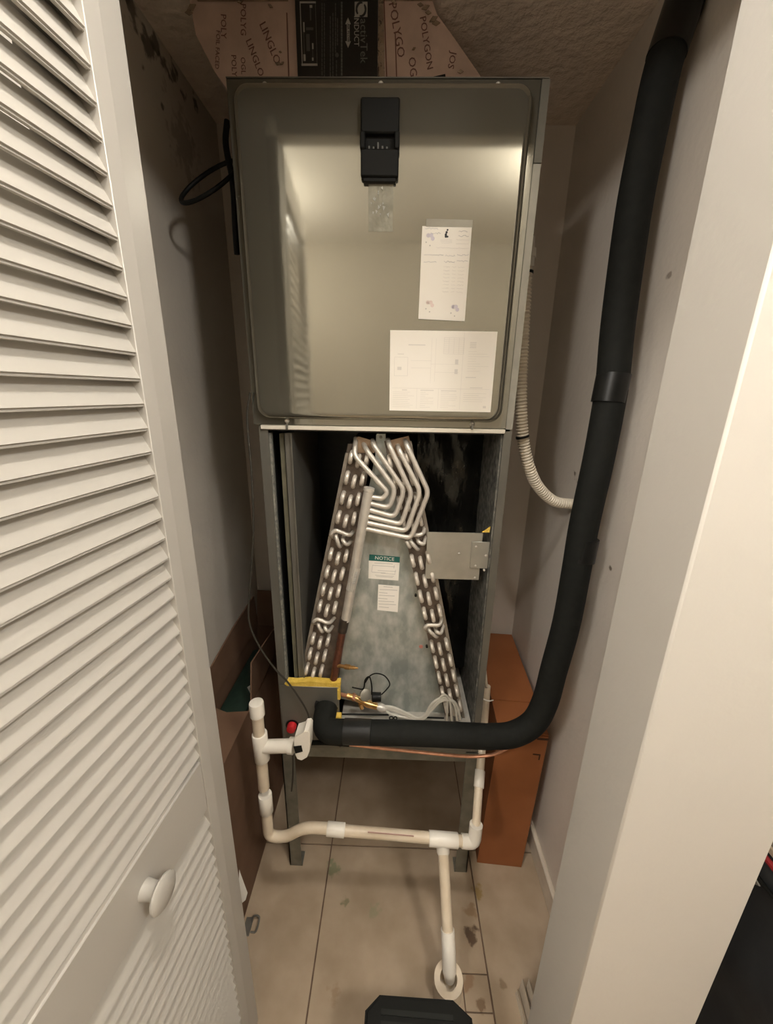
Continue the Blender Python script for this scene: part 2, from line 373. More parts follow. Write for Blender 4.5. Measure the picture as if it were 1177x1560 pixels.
# folded lips at top edge of the cabinet and along the right side above the panel
MB().box(PX0, CX1-.002, YF-.0065, YF+.012, 1.9150, 1.9165).build('top_lip', m_case, ah)
MB().box(PX1+.0005, CX1, YF-.006, YF-.001, 1.80, 1.9145).build('corner_lip', m_case, ah)
MB().box(PX1+.0005, CX1, YF-.004, YF-.001, ZM, 1.799).build('side_lip', m_bright, ah)
MB().box(CX0+.006, CX1-.016, YF-.010, YF-.0005, ZM-.0085, ZM+.0005, .001).build('sill_strip', mat('cream_sill', (.68, .63, .52), None, 1, .4), ah)
for (u, v) in ((404, 131), (580, 130), (758, 131), (437, 641), (719, 646)):
    p = at(u, v, YF-.007)
    MB().tube([p+Vector((0, .001, 0)), p+Vector((0, -.003, 0)), p+Vector((0, -.0055, 0))], [.005, .0046, .002], 10).build('screw', m_screw, ah)
for (u) in (437, 719):
    p = at(u, 650, YF-.011); MB().box(p.x-.002, p.x+.002, p.y-.003, p.y+.002, p.z-.006, p.z+.006).build('clip', m_case, ah)
# black finger-pull handle with a pocket
hx0, hx1 = at(549, 200, YP-.012).x, at(608, 200, YP-.012).x
hz1, hz0 = at(575, 147, YP-.012).z, at(575, 269, YP-.012).z; hp1, hp0 = at(575, 203, YP-.012).z, at(575, 226, YP-.012).z
hb = MB()
hb.box(hx0, hx1, YP-.013, YP, hp1, hz1, .0025).box(hx0, hx1, YP-.013, YP, hz0, hp0, .002)
hb.box(hx0-.001, hx0+.008, YP-.016, YP, hp0-.002, hp1+.002, .002).box(hx1-.008, hx1+.001, YP-.016, YP, hp0-.002, hp1+.002, .002)
hb.box(hx0+.007, hx1-.007, YP-.003, YP, hp0-.001, hp1+.001); hb.box(hx0+.004, hx1-.004, YP-.009, YP, hz0-.006, hz0+.001, .001)
hd = hb.build('handle', m_plast, ah)
rb = MB()
for k, h in enumerate((.004, .003, .009, .004, .003)): rb.box(hx0+.013+.0075*k, hx0+.0155+.0075*k, YP-.011, YP-.003, hp0-.001, hp0+h)
rb.build('pocket_ribs', mat('grey_rib', (.10, .10, .09), None, 1, .5), hd)
# glue residue below the handle
ra, rc = at(561, 278, YP), at(598, 353, YP)
MB().box(ra.x, rc.x, YP-.0006, YP, rc.z, ra.z).build('tape_residue', m_res, ah)
rs = MB()
for k in range(14):
    x = random.uniform(ra.x+.004, rc.x-.008); z = random.uniform(ra.z-.05, ra.z-.006); q = random.uniform(.0012, .003); a = random.uniform(0, 3)
    rs.prism([(x+q*math.cos(a+i*2.1), YP-.0006, z+q*1.6*math.sin(a+i*2.1)) for i in range(3)], (0, -.0008, 0))
rs.build('glue_flecks', m_label, ah)['kind'] = 'stuff'

# wiring sticker on the panel (part) with its faint print
s0, s1 = at(595, 503, YP), at(746, 628, YP)
sx0, sx1, sz0, sz1 = s0.x, s1.x+.001, s1.z, s0.z
wl = MB().prism([(sx0, YP, sz0), (sx1, YP, sz0), (sx1-.0005, YP, sz1), (sx0-.001, YP, sz1)], (0, -.0008, 0)).build('wiring_label', m_paper, ah)
def ruler(x0, x1, z0, z1, y):
    def f(b, a0, c0, a1, c1):                                      # fractions, from top-left
        b.box(x0+(x1-x0)*a0, x0+(x1-x0)*a1, y-.0003, y, z1-(z1-z0)*c1, z1-(z1-z0)*c0)
    return f
f = ruler(sx0, sx1, sz0, sz1, YP-.0008); b = MB(); tk = .0045
f(b, .02, .705, .97, .709); f(b, .265, .71, .267, .97); f(b, .475, .71, .477, .97); f(b, .69, .02, .692, .97)
for k in range(9):
    f(b, .03, .755+.024*k, .03+random.choice((.17, .20, .15, .21)), .759+.024*k)
    f(b, .30, .755+.024*k, .30+random.choice((.05, .10, .08, .13)), .759+.024*k)
    f(b, .50, .755+.024*k, .50+random.choice((.16, .12, .08, .15)), .759+.024*k)
for k in range(5): f(b, .72, .76+.026*k, .72+random.choice((.22, .19, .15)), .764+.026*k)
for k in range(9): f(b, .505, .08+.024*k, .70, .083+.024*k)
for k in range(5): f(b, .505+.047*k, .08, .507+.047*k, .275)
for k in range(4): f(b, .75, .13+.02*k, .81, .138+.02*k)
for k in range(9): f(b, .74, .24+.03*k, .74+random.choice((.18, .2, .12, .08)), .243+.03*k)
for a in ((.39, .09, .392, .64), (.43, .09, .432, .62), (.39, .40, .66, .403), (.43, .50, .66, .503), (.20, .36, .39, .363), (.20, .45, .39, .453), (.04, .32, .17, .324), (.04, .55, .17, .554), (.04, .32, .043, .55), (.167, .32, .17, .55), (.07, .28, .13, .288), (.62, .34, .65, .40), (.62, .46, .65, .52), (.07, .44, .11, .48)): f(b, *a)
f(b, .17, .165, .33, .178); f(b, .12, .725, .17, .736); f(b, .30, .725, .43, .736); f(b, .50, .728, .65, .739); f(b, .73, .555, .83, .565); f(b, .78, .685, .90, .694); f(b, .92, .92, .95, .95)
b.build('printed_diagram', m_ink2, wl)['kind'] = 'stuff'

# ---- lower, open section of the air handler
def plate(name, m, pts, y, d, par=ah): return MB().prism([Vector((p[0], y, p[1])) for p in pts], (0, d, 0)).build(name, m, par)
li = MB()
li.box(CX0+T, CX1-T, CY1-.03, CY1-T, CZ0+T, ZM-.01); li.box(CX0+T, CX0+.016, YF+.003, CY1-.03, CZ0+T, ZM-.01); li.box(CX0+.016, CX1-.02, YF+.002, CY1-.03, ZM-.012, ZM-.006)
li.build('black_lining', m_black, ah)
MB().box(CX1-.020, CX1-T, YF+.003, CY1-.03, CZ0+.05, ZM-.012).build('speckled_lining', m_speck, ah)
# crinkled black foil baffle behind the coil on the right
fb = MB(); n = 16
x0, x1 = at(634, 700, 1.02).x, at(742, 700, 1.02).x; z0, z1 = .62, 1.33
grid = [[fb.bm.verts.new((x0+(x1-x0)*i/n, 1.00+.010*math.sin(i*.5)+.004*math.sin(j*1.3+i*.8)+random.uniform(-.0035, .0035), z0+(z1-z0)*j/24)) for j in range(25)] for i in range(n+1)]
for i in range(n):
    for j in range(24):
        q = fb.bm.faces.new((grid[i][j], grid[i+1][j], grid[i+1][j+1], grid[i][j+1])); q.smooth = True
bmesh.ops.solidify(fb.bm, geom=fb.bm.faces[:], thickness=.003)
fb.build('foil_baffle', m_foilblk, ah)
# filter rail on the left
xa, xb = at(440, 760, YF+.02).x, at(451, 760, YF+.02).x
rl = MB(); rl.box(xa, xb, YF+.012, YF+.30, .66, 1.325, .001); rl.box(xb-.002, xb+.001, YF+.006, YF+.012, .66, 1.325)
rl.build('filter_rail', m_case, ah)
MB().box(xa-.013, xa-.003, YF+.02, YF+.30, .66, 1.322).build('filter_frame', mat('olive_board', (.09, .085, .055), (.14, .125, .08), 30, .8), ah)
MB().box(CX0+.019, CX0+.0235, YF+.001, YF+.012, .50, 1.325).build('gasket', mat('grey_gasket', (.10, .10, .09), (.25, .24, .2), 120, .8), ah)
# bright closing plate on the right with screws
pa, pb = at(651, 811, YF+.012), at(729, 884, YF+.012)
mp = MB().box(pa.x, pb.x, YF+.014, YF+.0165, pb.z, pa.z).build('closing_plate', m_bright, ah)
pc, pd = at(719, 826, YF+.008), at(736, 867, YF+.008)
MB().box(pc.x, CX1-.005, YF+.0105, YF+.0135, pd.z, pc.z, .0008).build('tab', m_bright, mp)
for u, v in ((725, 833), (724, 862), (723, 880), (699, 843)):
    p = at(u, v, YF+.010); MB().tube([p, p+Vector((0, -.002, 0)), p+Vector((0, -.003, 0))], [.0028, .0026, .001], 8).build('screw', m_screw, mp)
for u, v in ((740, 846), (737, 868)):
    p = at(u, v, YF-.003); MB().tube([p, p+Vector((0, -.003, 0)), p+Vector((0, -.004, 0))], [.003, .0028, .001], 8).build('screw', m_screw, ah)
p = at(741, 808, YF+.001); MB().prism([p+Vector((-.011, 0, -.004)), p+Vector((.006, 0, -.004)), p+Vector((.007, 0, .010)), p+Vector((-.001, 0, .003))], (0, -.003, 0)).build('foam_scrap', m_yel, ah)
# lower fixed panel with yellow foam edge, on the left of the opening
q0, q1 = at(434, 1046, YF-.006), at(516, 1046, YF-.006)
lp = MB(); lp.box(CX0+.004, q1.x, YF-.010, YF-.005, .478, q1.z, .001)
lpo = lp.build('lower_panel', m_case, ah)
ye = MB(); pts = [at(u, v, YF-.009) for u, v in ((433, 1042), (437, 1039), (450, 1040), (470, 1038), (490, 1040), (505, 1041), (518, 1040), (518, 1049), (512, 1050), (495, 1048), (470, 1046), (450, 1047), (437, 1045))]
ye.prism(pts, (0, .018, 0)); a, c = at(513.5, 1049, YF-.011), at(518, 1066, YF-.011); ye.box(a.x, c.x, YF-.011, YF, c.z, a.z)
a, c = at(510, 1088, YF-.02), at(520, 1098, YF-.02); ye.box(a.x, c.x, YF-.03, YF-.012, c.z, a.z, .001)
ye.build('foam_edge', m_yel, lpo)
# bottom front rail and drain pan lip
MB().box(q1.x+.001, CX1-.017, YF-.006, YF-.002, .478, at(640, 1108, YF-.006).z, .001).build('bottom_rail', m_case, ah)
zp = at(640, 1097, YF+.01).z
pn = MB().box(q1.x+.002, CX1-.022, YF+.002, CY1-.05, zp-.06, zp-.004).box(q1.x+.002, CX1-.03, YF+.001, YF+.007, zp-.004, zp+.002).build('drain_pan', mat('pale_pan', (.52, .49, .43), (.42, .39, .34), 30, .45), ah)
for u0, u1, v in ((517, 592, 1088), (648, 676, 1093)):
    MB().rod(at(u0, v, YF+.004), at(u1, v+1, YF+.004), .0022, 8).build('pan_gasket', m_plast, pn)
p = at(598, 1094, YF-.006)
cl = MB(); cl.tube([p+Vector((-.004+.005*math.cos(a*.5236), 0, .005*math.sin(a*.5236))) for a in range(13)], .0016, 6); cl.tube([p+Vector((.007+.004*math.cos(a*.5236), 0, .005*math.sin(a*.5236))) for a in range(13)], .0016, 6)
cl.build('pan_clip', m_plast, pn)
# red drain plug in the lower panel
p = at(445, 1105, YF-.012)
rd = MB().tube([p+Vector((0, .004, 0)), p+Vector((0, -.004, 0)), p+Vector((0, -.016, 0)), p+Vector((0, -.018, 0)), ], [.0125, .0125, .011, .006], 18).build('red_plug', m_red, ah)
MB().tube([p+Vector((0, .004, -.001)), p+Vector((0, .0, -.001))], [.0175, .0175], 18).tube(spline([p+Vector((.008, .0, -.004)), at(462, 1113, YF-.02), at(470, 1118, YF-.03)]), .006, 10).build('plug_collar', m_plast, rd)
p = at(430, 1076, YF-.006); MB().rod(p, p+Vector((0, -.003, 0)), .0035, 8).build('screw', m_screw, ah)

# ------------------------------------------------------------------ evaporator coil
YC = .872
ec = thing('evaporator_coil', 'slanted evaporator coil with silver bends and tubes inside the open grey cabinet', 'coil', at(580, 1090, 1.05))
def px(pts, y): return [at(u, v, y) for u, v in pts]
def slab(name, outer, inner):
    o = MB().prism([*px(outer, YC), *px(inner[::-1], YC)], (0, .40, 0)).build(name, m_sheet, ec)
    return o
sL = slab('coil_slab', ((530, 676), (454, 1060)), ((566, 676), (512, 1060)))
sR = slab('coil_slab', ((620, 672), (706, 1096)), ((585, 672), (679, 1096)))
def strip(par, a, b, w):                                           # flange along the outer or inner edge of the slab front
    A, B = at(*a, YC-.004), at(*b, YC-.004)
    MB().prism([A, A+Vector((w, 0, 0)), B+Vector((w, 0, 0)), B], (0, .008, 0)).build('slab_flange', m_sheetr, par)
strip(sL, (526, 690), (451, 1060), .008); strip(sR, (621, 672), (704, 1096), .008)
MB().prism(px(((514, 1000), (518, 1000), (512, 1060), (503, 1060)), YC-.004), (0, .008, 0)).build('slab_flange', m_sheetr, sL)
# bronze end plates at the top
MB().prism(px(((541, 668), (546, 665), (573, 673), (570, 690), (545, 690)), YC-.002), (0, .006, 0)).build('top_plate', mat('bronze_plate', (.42, .30, .20), (.34, .24, .16), 30, .5, .5), sL)
MB().prism(px(((589, 672), (622, 664), (632, 700), (595, 700)), YC-.002), (0, .006, 0)).build('top_plate', bpy.data.materials['bronze_plate'], sR)
# return bends
def bend_mesh(d):
    """a hairpin end: legs out of the tube sheet joined by a half circle; the hairpin lies along d"""
    r = .0115; b = MB(); pts = [Vector((0, .006, 0))-d*r]
    for k in range(9):
        a = math.pi*k/8; pts.append(-d*r*math.cos(a)+Vector((0, -.004-r*.95*math.sin(a), 0)))
    pts.append(Vector((0, .006, 0))+d*r); b.tube(pts, .0052, 8, cap=False); return b
def bends(par, cols, gaps, flip):
    pr = None
    for (u0, v0, u1, v1, first, count) in cols:
        A, B = at(u0, v0, YC-.004), at(u1, v1, YC-.004)
        for k in range(count):
            q = A + (B-A)*(k/(count-1))
            if k in gaps: continue
            if pr is None:
                pr = bend_mesh((B-A).normalized()).build('return_bend', m_bend, par); o = pr
                base = par.matrix_world
            else:
                o = pr.copy(); C.objects.link(o)
            o.location = q
bends(sL, [(535, 696, 463, 1040, 0, 14), (546, 702, 473, 1047, 0, 14), (559, 698, 485, 1043, 0, 14)], (4, 9), 0)
bends(sR, [(594, 703, 679, 1076, 0, 15), (608, 706, 690, 1080, 0, 15), (620, 697, 700, 1073, 0, 15)], (4, 9), 0)
def tubes(par, name, m, polys, r, y, fr=.012):
    for P in polys:
        pts = px(P, y); pts[0].y = YC+.004; pts[-1].y = YC+.004
        MB().tube(fillet(pts, fr, 5), r, 10).build(name, m, par)
tubes(sL, 'crossover_tube', m_alu, [
    ((508, 826), (503, 814), (510, 807), (533, 816.5), (537, 814)), ((510.5, 815), (511, 817), (517, 834), (518, 836)), ((521, 822), (522, 824), (528.5, 830.5), (534, 829)),
    ((480, 958), (476, 948), (483, 942.5), (501.5, 950.6), (508, 948)), ((483.3, 950), (484, 952), (490.6, 964), (491.5, 966)), ((493.5, 955), (494.5, 957), (500, 962.8), (505, 961))], .0048, YC-.020)
tubes(sR, 'crossover_tube', m_alu, [
    ((625, 817), (628, 816), (645, 814), (647, 808)), ((617.5, 822), (618.5, 825), (624, 834), (625, 836)), ((624, 822), (625, 825), (636.5, 838), (638, 841)), ((635.5, 823.5), (637, 826), (645, 830), (650, 822)),
    ((652, 970), (646, 957), (651, 952), (671.5, 953), (674, 944)), ((652, 958), (653, 961), (666, 971.5), (667.5, 974)), ((663, 961), (664.5, 963), (671.5, 965.5), (678, 958))], .0048, YC-.020)
# zinc delta plate between the slabs
dp = MB().prism(px(((572, 690), (590, 690), (684, 1100), (500, 1060)), YC+.012), (0, .003, 0)).build('delta_plate', m_galv, ec)
MB().prism(px(((573, 661), (587, 661), (590, 724), (570, 724)), YC+.004), (0, .003, 0)).build('top_strap', m_galv, ec)
p = at(580, 666, YC+.003); MB().tube([p, p+Vector((0, -.003, 0))], [.0035, .0025], 8).build('screw', m_case, ec)
p = at(641, 985, YC+.0115); MB().tube([p, p+Vector((0, -.0012, 0))], [.0055, .005], 10).build('red_dot', m_redspot, dp)
for u, v in ((633, 908), (650, 986)):
    p = at(u, v, YC-.005); MB().rod(p+Vector((0, .008, 0)), p, .003, 8).build('rubber_stud', m_plast, ec)
# notice sticker
YS = YC+.0118
def sticker(name, pts, m, par): return MB().prism(px(pts, YS), (0, -.0006, 0)).build(name, m, par)
n1 = sticker('notice_label', ((561.5, 854), (608.5, 857), (606.5, 884.5), (561, 881)), m_paper, ec)
sticker('teal_header', ((562.5, 844.5), (608.9, 848.5), (608.5, 857), (561.8, 853.5)), m_teal, n1)
cN = at(585.5, 851, YS-.0008); rr = FACE.to_4x4(); rr = (Matrix.Rotation(math.radians(3.2), 3, 'Y') @ FACE)
o = text('NOTICE', .0125, cN, rr, m_paper, n1, sx=1.05)
dn = MB()
def pline(b, a, c, y, t):
    A, B = at(*a, y), at(*c, y); b.prism([A+Vector((0, 0, t)), B+Vector((0, 0, t)), B-Vector((0, 0, t)), A-Vector((0, 0, t))], (0, -.0003, 0))
yy = YS-.0006
for a, c in (((567, 861), (601, 863.5)), ((566, 871.5), (587, 873)), ((580, 873), (602, 875)), ((575, 869), (603, 870.5)), ((571, 876), (600, 878)), ((573, 878), (598, 879.5)), ((570, 857.5), (598, 859.2))): pline(dn, a, c, yy, .0006)
for a, c in (((567, 861), (565.5, 871)), ((600, 861), (599.5, 866)), ((602, 868), (601, 874))):
    A, B = at(*a, yy), at(*c, yy); dn.prism([A, A+Vector((.001, 0, 0)), B+Vector((.001, 0, 0)), B], (0, -.0003, 0))
dn.build('printed_drawing', m_ink, n1)['kind'] = 'stuff'
n2 = sticker('rating_label', ((576, 890.5), (608, 893), (605.5, 932.5), (574.5, 929)), m_paper, ec)
dn = MB()
for k, (a, c) in enumerate(((584, 598), (578, 605), (577, 590), (577, 601), (576, 590), (576, 600), (576.5, 603), (577, 592))):
    v = 893.5+4.4*k; pline(dn, (a, v), (c, v+1.3), yy, .0008)
dn.build('printed_lines', m_ink, n2)['kind'] = 'stuff'
# suction header and the six tubes that feed it
YH = YC-.030
hd1 = at(562, 745, YH); hd2 = at(526, 945, YH)
ax = (hd2-hd1).normalized()
hr = .0112
hdr = MB().tube([hd1-ax*.004, hd1-ax*.003, hd1+ax*.004, hd1+ax*.005, hd2], [.006, hr+.0012, hr+.0012, hr, hr], 18).build('suction_header', m_alu, ec)
a1, a2 = at(542.5, 863, YH), at(534, 898, YH)
lab = MB(); aa = (a2-a1).normalized(); sd = aa.cross(Vector((0, 1, 0))).normalized()
prof = []
for k in range(7):
    th = math.radians(-75+25*k); prof.append(sd*math.sin(th)*(hr+.0004)-Vector((0, 1, 0))*math.cos(th)*(hr+.0004))
va = [lab.bm.verts.new(a1+q) for q in prof]; vb = [lab.bm.verts.new(a2+q) for q in prof]
for k in range(6): lab.bm.faces.new((va[k], va[k+1], vb[k+1], vb[k]))
bmesh.ops.solidify(lab.bm, geom=lab.bm.faces[:], thickness=.0003)
lb = lab.build('barcode_label', m_paper, hdr)
bc = MB()
for k in range(9):
    q = a1+(a2-a1)*(.16+.06*k)+Vector((.0035, -hr-.0009, 0)); s = .0018 if k % 3 else .0009
    bc.box(q.x-.0035, q.x+.003, q.y-.0002, q.y+.0014, q.z-s/2, q.z+s/2)
bc.build('barcode_print', m_ink, hdr)['kind'] = 'stuff'
F6 = [((539.5, 670), (539, 695), (590.5, 750), (583, 760), (566, 757.5)),
      ((551, 678), (559, 688), (599.5, 742), (600, 752), (593, 774), (563.8, 767)),
      ((566, 674), (568, 678), (613.5, 744), (613, 755), (601, 787.5), (561.5, 776.5)),
      ((590.5, 673), (592, 678), (625, 748), (625, 757), (611, 799), (559.5, 786.5)),
      ((605.5, 681), (607, 685), (638, 745), (638, 755), (619, 809), (557.5, 796)),
      ((617.5, 673), (619, 678), (652.5, 750), (625.5, 820), (555, 805))]
for P in F6:
    pts = px(P, YH); pts[0].y = YC+.004; pts[1].y = YH+.006
    MB().tube(fillet(pts, .014, 5), .0056, 12).build('feeder_tube', m_alu, ec)
# oxidised copper outlet below the header
e0, e1 = at(525, 942, YH), at(521, 962, YH)
MB().tube([e0, e1], [.0125, .0115], 14).build('outlet_coupling', mat('scorched_metal', (.035, .028, .022), (.07, .05, .035), 60, .5, .4), ec)
e2 = at(508, 1034, YH+.006)
MB().tube([e1-(e1-e0)*.3, e2], [.0098, .0098], 14).build('outlet_pipe', m_rust, ec)
p1, p2 = at(514, 1014, YH-.002), at(545, 1018, YH-.014)
sv = p2-p1
MB().tube([p1, p1+sv*.35, p1+sv*.36, p1+sv*.62, p1+sv*.63, p1+sv*.85, p1+sv*.86, p2], [.0045, .0045, .0065, .0065, .0045, .0045, .003, .002], 10).build('service_port', m_brass, ec)
# expansion valve: copper inlet, brass body, grey head, black bulb and its capillary
YV = YC-.028
ev = MB().tube(px(((528, 1060), (541, 1063), (552, 1069), (560, 1072), (577, 1077)), YV), [.0075, .0085, .007, .0105, .0085], 12).build('expansion_valve', m_brass, ec)
MB().tube([at(514, 1057, YV+.012), at(530, 1060.5, YV)], .0055, 10).tube([at(536, 1060, YV), at(541, 1064, YV)], [.0095, .0095], 6).build('copper_inlet', m_copper, ev)
MB().tube([at(551, 1079, YV-.004), at(549, 1071, YV-.004)], [.006, .007], 8).build('bottom_nut', m_brass, ev)
c0, c1 = at(556, 1058, YV-.004), at(566, 1061, YV-.004); ax = Vector((.38, -.85, .35)).normalized()
MB().tube([c0-ax*.002, c0, c0+ax*.006, c0+ax*.008], [.008, .0155, .0155, .010], 20).build('valve_head', m_disc, ev)
k0, k1 = at(566, 1062, YV-.006), at(580, 1062, YV-.004)
MB().tube([k0, k0+(k1-k0)*.08, k1], [.009, .0125, .0118], 18).build('valve_bulb', m_plast, ev)
MB().tube(spline(px(((566, 1058), (566, 1045), (562.5, 1031), (556, 1036), (554.5, 1046), (552, 1050), (545, 1049), (536, 1047)), YV-.012), 5), .0019, 6).tube(spline(px(((556, 1040), (563, 1030), (573, 1026), (586, 1030), (593.5, 1042), (588, 1051), (581, 1058)), YV-.008), 5), .0017, 6).build('capillary', m_plast, ev)
MB().tube(px(((574, 1075.5), (578, 1077), (583, 1079), (588, 1080)), YV-.002), [.007, .0105, .0105, .007], 14).build('distributor', m_screw, ec)
for P in (((586, 1076), (600, 1078), (620, 1087), (637, 1094), (648, 1088), (656, 1074), (667, 1065), (679, 1063), (681, 1075), (680, 1098)),
          ((587, 1079), (605, 1084), (622, 1091), (634, 1097.5), (646, 1094), (660, 1079), (672, 1068), (688, 1067), (696, 1076), (701, 1096)),
          ((586, 1078), (602, 1080), (618, 1089), (634, 1096), (645, 1091), (658, 1077), (668, 1067.5), (682, 1065.5), (692, 1074), (696, 1097)),
          ((586, 1082), (596, 1088), (612, 1092), (630, 1095), (641, 1096), (652, 1087), (664, 1072), (676, 1058.5), (685, 1070), (688, 1098))):
    MB().tube(spline(px(P, YV-.004), 5), .0034, 8).build('distributor_tube', m_tube, ec)

# ------------------------------------------------------------------ black insulated suction line
ip = thing('insulated_pipe', 'thick black foam-insulated refrigerant pipe running up the right wall', 'pipe', at(640, 1118, .757))
RP = .0288
e = at(497, 1078, YF-.012)
run = at(520, 1114, .768)
P = [e, Vector((e.x+.004, .772, run.z+.006)), at(540, 1115, .758), at(640, 1117, .757), at(740, 1121.5, .757)]
body = fillet([e, Vector((e.x, .766, run.z)), at(640, 1117, .757), at(742, 1122, .757)], .05, 7)[:-1]
curve = spline([at(742, 1122, .757), at(780, 1119, .757), at(812, 1101, .759), at(830, 1068, .763), at(843, 1020, .767), at(862, 950, .772), at(877, 870, .777), at(889, 800, .782), at(911, 700, .788), at(928, 610, .793), at(933, 575, .795), at(940, 500, .80), at(953, 400, .81), at(968, 300, .82), at(988, 200, .83), at(1010, 100, .842), at(1038, 20, .855), at(1052, -30, .862)], 6)
top = curve[-1].copy(); top.z = ZC
ips = MB().tube(body+curve+[top], RP, 24).build('foam_sleeve', m_rub, ip)
def band(u0, v0, u1, v1, y0, y1, r, name='tape_band'):
    MB().tube([at(u0, v0, y0), at(u1, v1, y1)], r, 24).build(name, m_tape, ip)
band(934.5, 570, 925.5, 613, .7955, .792, RP+.0012); band(889, 819, 882, 853, .781, .778, RP+.0012); band(1014, 86, 1050, -22, .843, .861, RP+.0012); band(524, 1114, 565, 1115.5, .7595, .757, RP+.0008)
MB().tube([at(497, 1073, YF-.002), at(497, 1075, YF-.012)], [RP+.002, RP+.002], 24).build('end_collar', m_tape, ip)

# copper liquid line below it
cl = thing('liquid_line', 'thin bare copper refrigerant line running beneath the thick black pipe', 'pipe', at(640, 1145, .80))
MB().tube(spline([at(528, 1133.5, .815), at(560, 1137.5, .813), at(620, 1144, .812), at(680, 1150, .812), at(720, 1152.5, .812), at(748, 1150, .806), at(768, 1142, .796), at(790, 1128, .786), at(815, 1108, .775)], 6), .0042, 10).build('copper_tube', m_copper, cl)
MB().tube(spline([at(470, 1131.5, .80), at(500, 1131.5, .812), at(532, 1134, .815)], 5), .0062, 10).build('black_sleeve', m_rub, cl)

# ------------------------------------------------------------------ PVC condensate drain
dr = thing('drain_pipe', 'cream and white PVC condensate drain pipe under the grey cabinet', 'pipe', at(430, 1270, .72))
r1, r2 = .01335, .0165
yd = .715
A0 = at(391, 1080, yd); A1 = at(397, 1130, yd); A2 = at(404.5, 1225, yd); 
def prt(name, m, pts, r, seg=20): return MB().tube(pts, r, seg).build(name, m, dr)
prt('riser_pipe', m_pvc, [A0, at(402, 1200, yd)], r1)
ct = at(390, 1069.5, yd); cb = at(392, 1089, yd)
prt('end_cap', m_fit, [ct, ct+(cb-ct)*.03, ct+(cb-ct)*.12, cb], [r2-.004, r2-.001, r2, r2])
t0, t1 = at(395, 1117, yd), at(399.5, 1157, yd)
def ring_fit(name, a, b, r, m=m_fit):
    d = (b-a); n_ = d.normalized(); return prt(name, m, [a, a+n_*.0012, b-n_*.0012, b], [r-.001, r, r, r-.001])
te = ring_fit('tee_fitting', t0, t1, r2+.001)
br0, br1 = (t0+t1)/2, at(446, 1136, yd-.004)
MB().tube([br0, br1], r2-.001, 20).build('tee_branch', m_fit, te)
# float switch housing on the tee branch
fs0 = at(459, 1137, yd-.006)
fs = MB()
fs.tube([at(440, 1135.5, yd-.004), at(448, 1136.5, yd-.005)], [r2+.002, r2+.002], 16)
sec = [at(u, v, yd-.030) for u, v in ((447, 1128), (449, 1122), (460, 1118.5), (463, 1114), (469, 1113.5), (471.5, 1117), (471, 1146), (467, 1155), (459, 1159.5), (452, 1157), (447.5, 1146))]
fs.prism(sec, (0, .036, 0))
bmesh.ops.bevel(fs.bm, geom=[e_ for e_ in fs.bm.edges if all(abs(v_.co.y-(yd-.030)) < 1e-5 for v_ in e_.verts)], offset=.002, segments=2, affect='EDGES')
fso = fs.build('float_switch', m_fit, dr)
MB().prism([at(u, v, yd-.0305) for u, v in ((447, 1137), (459, 1135.5), (461, 1144.5), (450, 1147.5))], (0, -.001, 0)).build('black_window', m_plast, fso)
ring_fit('coupling', at(403.5, 1210, yd), at(406, 1236, yd), r2)
low = fillet([at(405.5, 1232, yd), at(409, 1274, yd), at(436, 1275, yd), at(462, 1260, yd), at(500, 1262, yd)], .05, 7)
prt('trap_bend', m_pvc, low, r1)
ring_fit('coupling', at(498, 1262.3, yd), at(525, 1265, yd), r2)
prt('cross_pipe', m_pvc, [at(523, 1265, yd), at(656, 1276.5, yd)], r1)
MB().prism([at(560, 1267, yd-r1-.0003), at(630, 1273, yd-r1-.0003), at(630, 1275, yd-r1-.0003), at(560, 1269, yd-r1-.0003)], (0, .001, 0)).build('printed_stripe', m_print, dr)
c1, c2 = at(653, 1277, yd), at(697, 1280.5, yd)
te2 = ring_fit('tee_fitting', c1, c2, r2+.001)
cm = at(674, 1279, yd); dn0 = at(674.5, 1297, yd-.006)
MB().tube([cm, dn0], r2, 20).build('tee_branch', m_fit, te2)
db = Vector((.1655, .603, .115)); 
db = at(682, 1425, .618)
prt('down_pipe', m_pvc, [cm+(dn0-cm)*.6, db], r1)
el = fillet([db-(dn0-db)*-.0+(dn0-db).normalized()*.012, db+(db-dn0).normalized()*.03, at(684, 1478, .590), at(684.5, 1490, .588)], .03, 5)
prt('street_elbow', m_fit, el, [r2]*(len(el)-3)+[r2-.001, r1+.001, r1])
# right elbow and the branch that rises beside the cabinet
e0_ = at(694, 1280.3, yd); ee = at(722, 1283, yd); e3 = at(724, 1262, yd+.006); up1 = at(729, 1180, .81); up2 = at(733.5, 1130, .845)
prt('stub_pipe', m_pvc, [c2, at(707, 1281.5, yd)], r1)
prt('elbow_fitting', m_fit, fillet([at(703, 1281, yd), ee, at(725, 1256, yd+.008)], .022, 7), r2)
rp = [at(724.5, 1262, yd+.006), at(728.5, 1205, .775), at(732, 1160, .83), at(737, 1100, .89), at(741, 1045, .91)]
prt('rising_pipe', m_pvc, spline(rp, 5), r1*.82)
ring_fit('coupling', at(729, 1200, .781), at(731, 1173, .813), r1*.82+.0025)
zt = at(739.5, 1062, .885)
MB().tube(spline([zt+Vector((-.012, -.008, .002)), zt+Vector((.004, -.014, 0)), zt+Vector((.020, -.004, -.006))], 5), .0016, 6).build('zip_tie', m_fit, dr)
MB().tube(spline([at(741, 1046, .90), at(738.5, 1010, .90), at(741.5, 985, .90), at(742, 966, .90)], 5), .0032, 8).build('white_cable', m_conduit, dr)

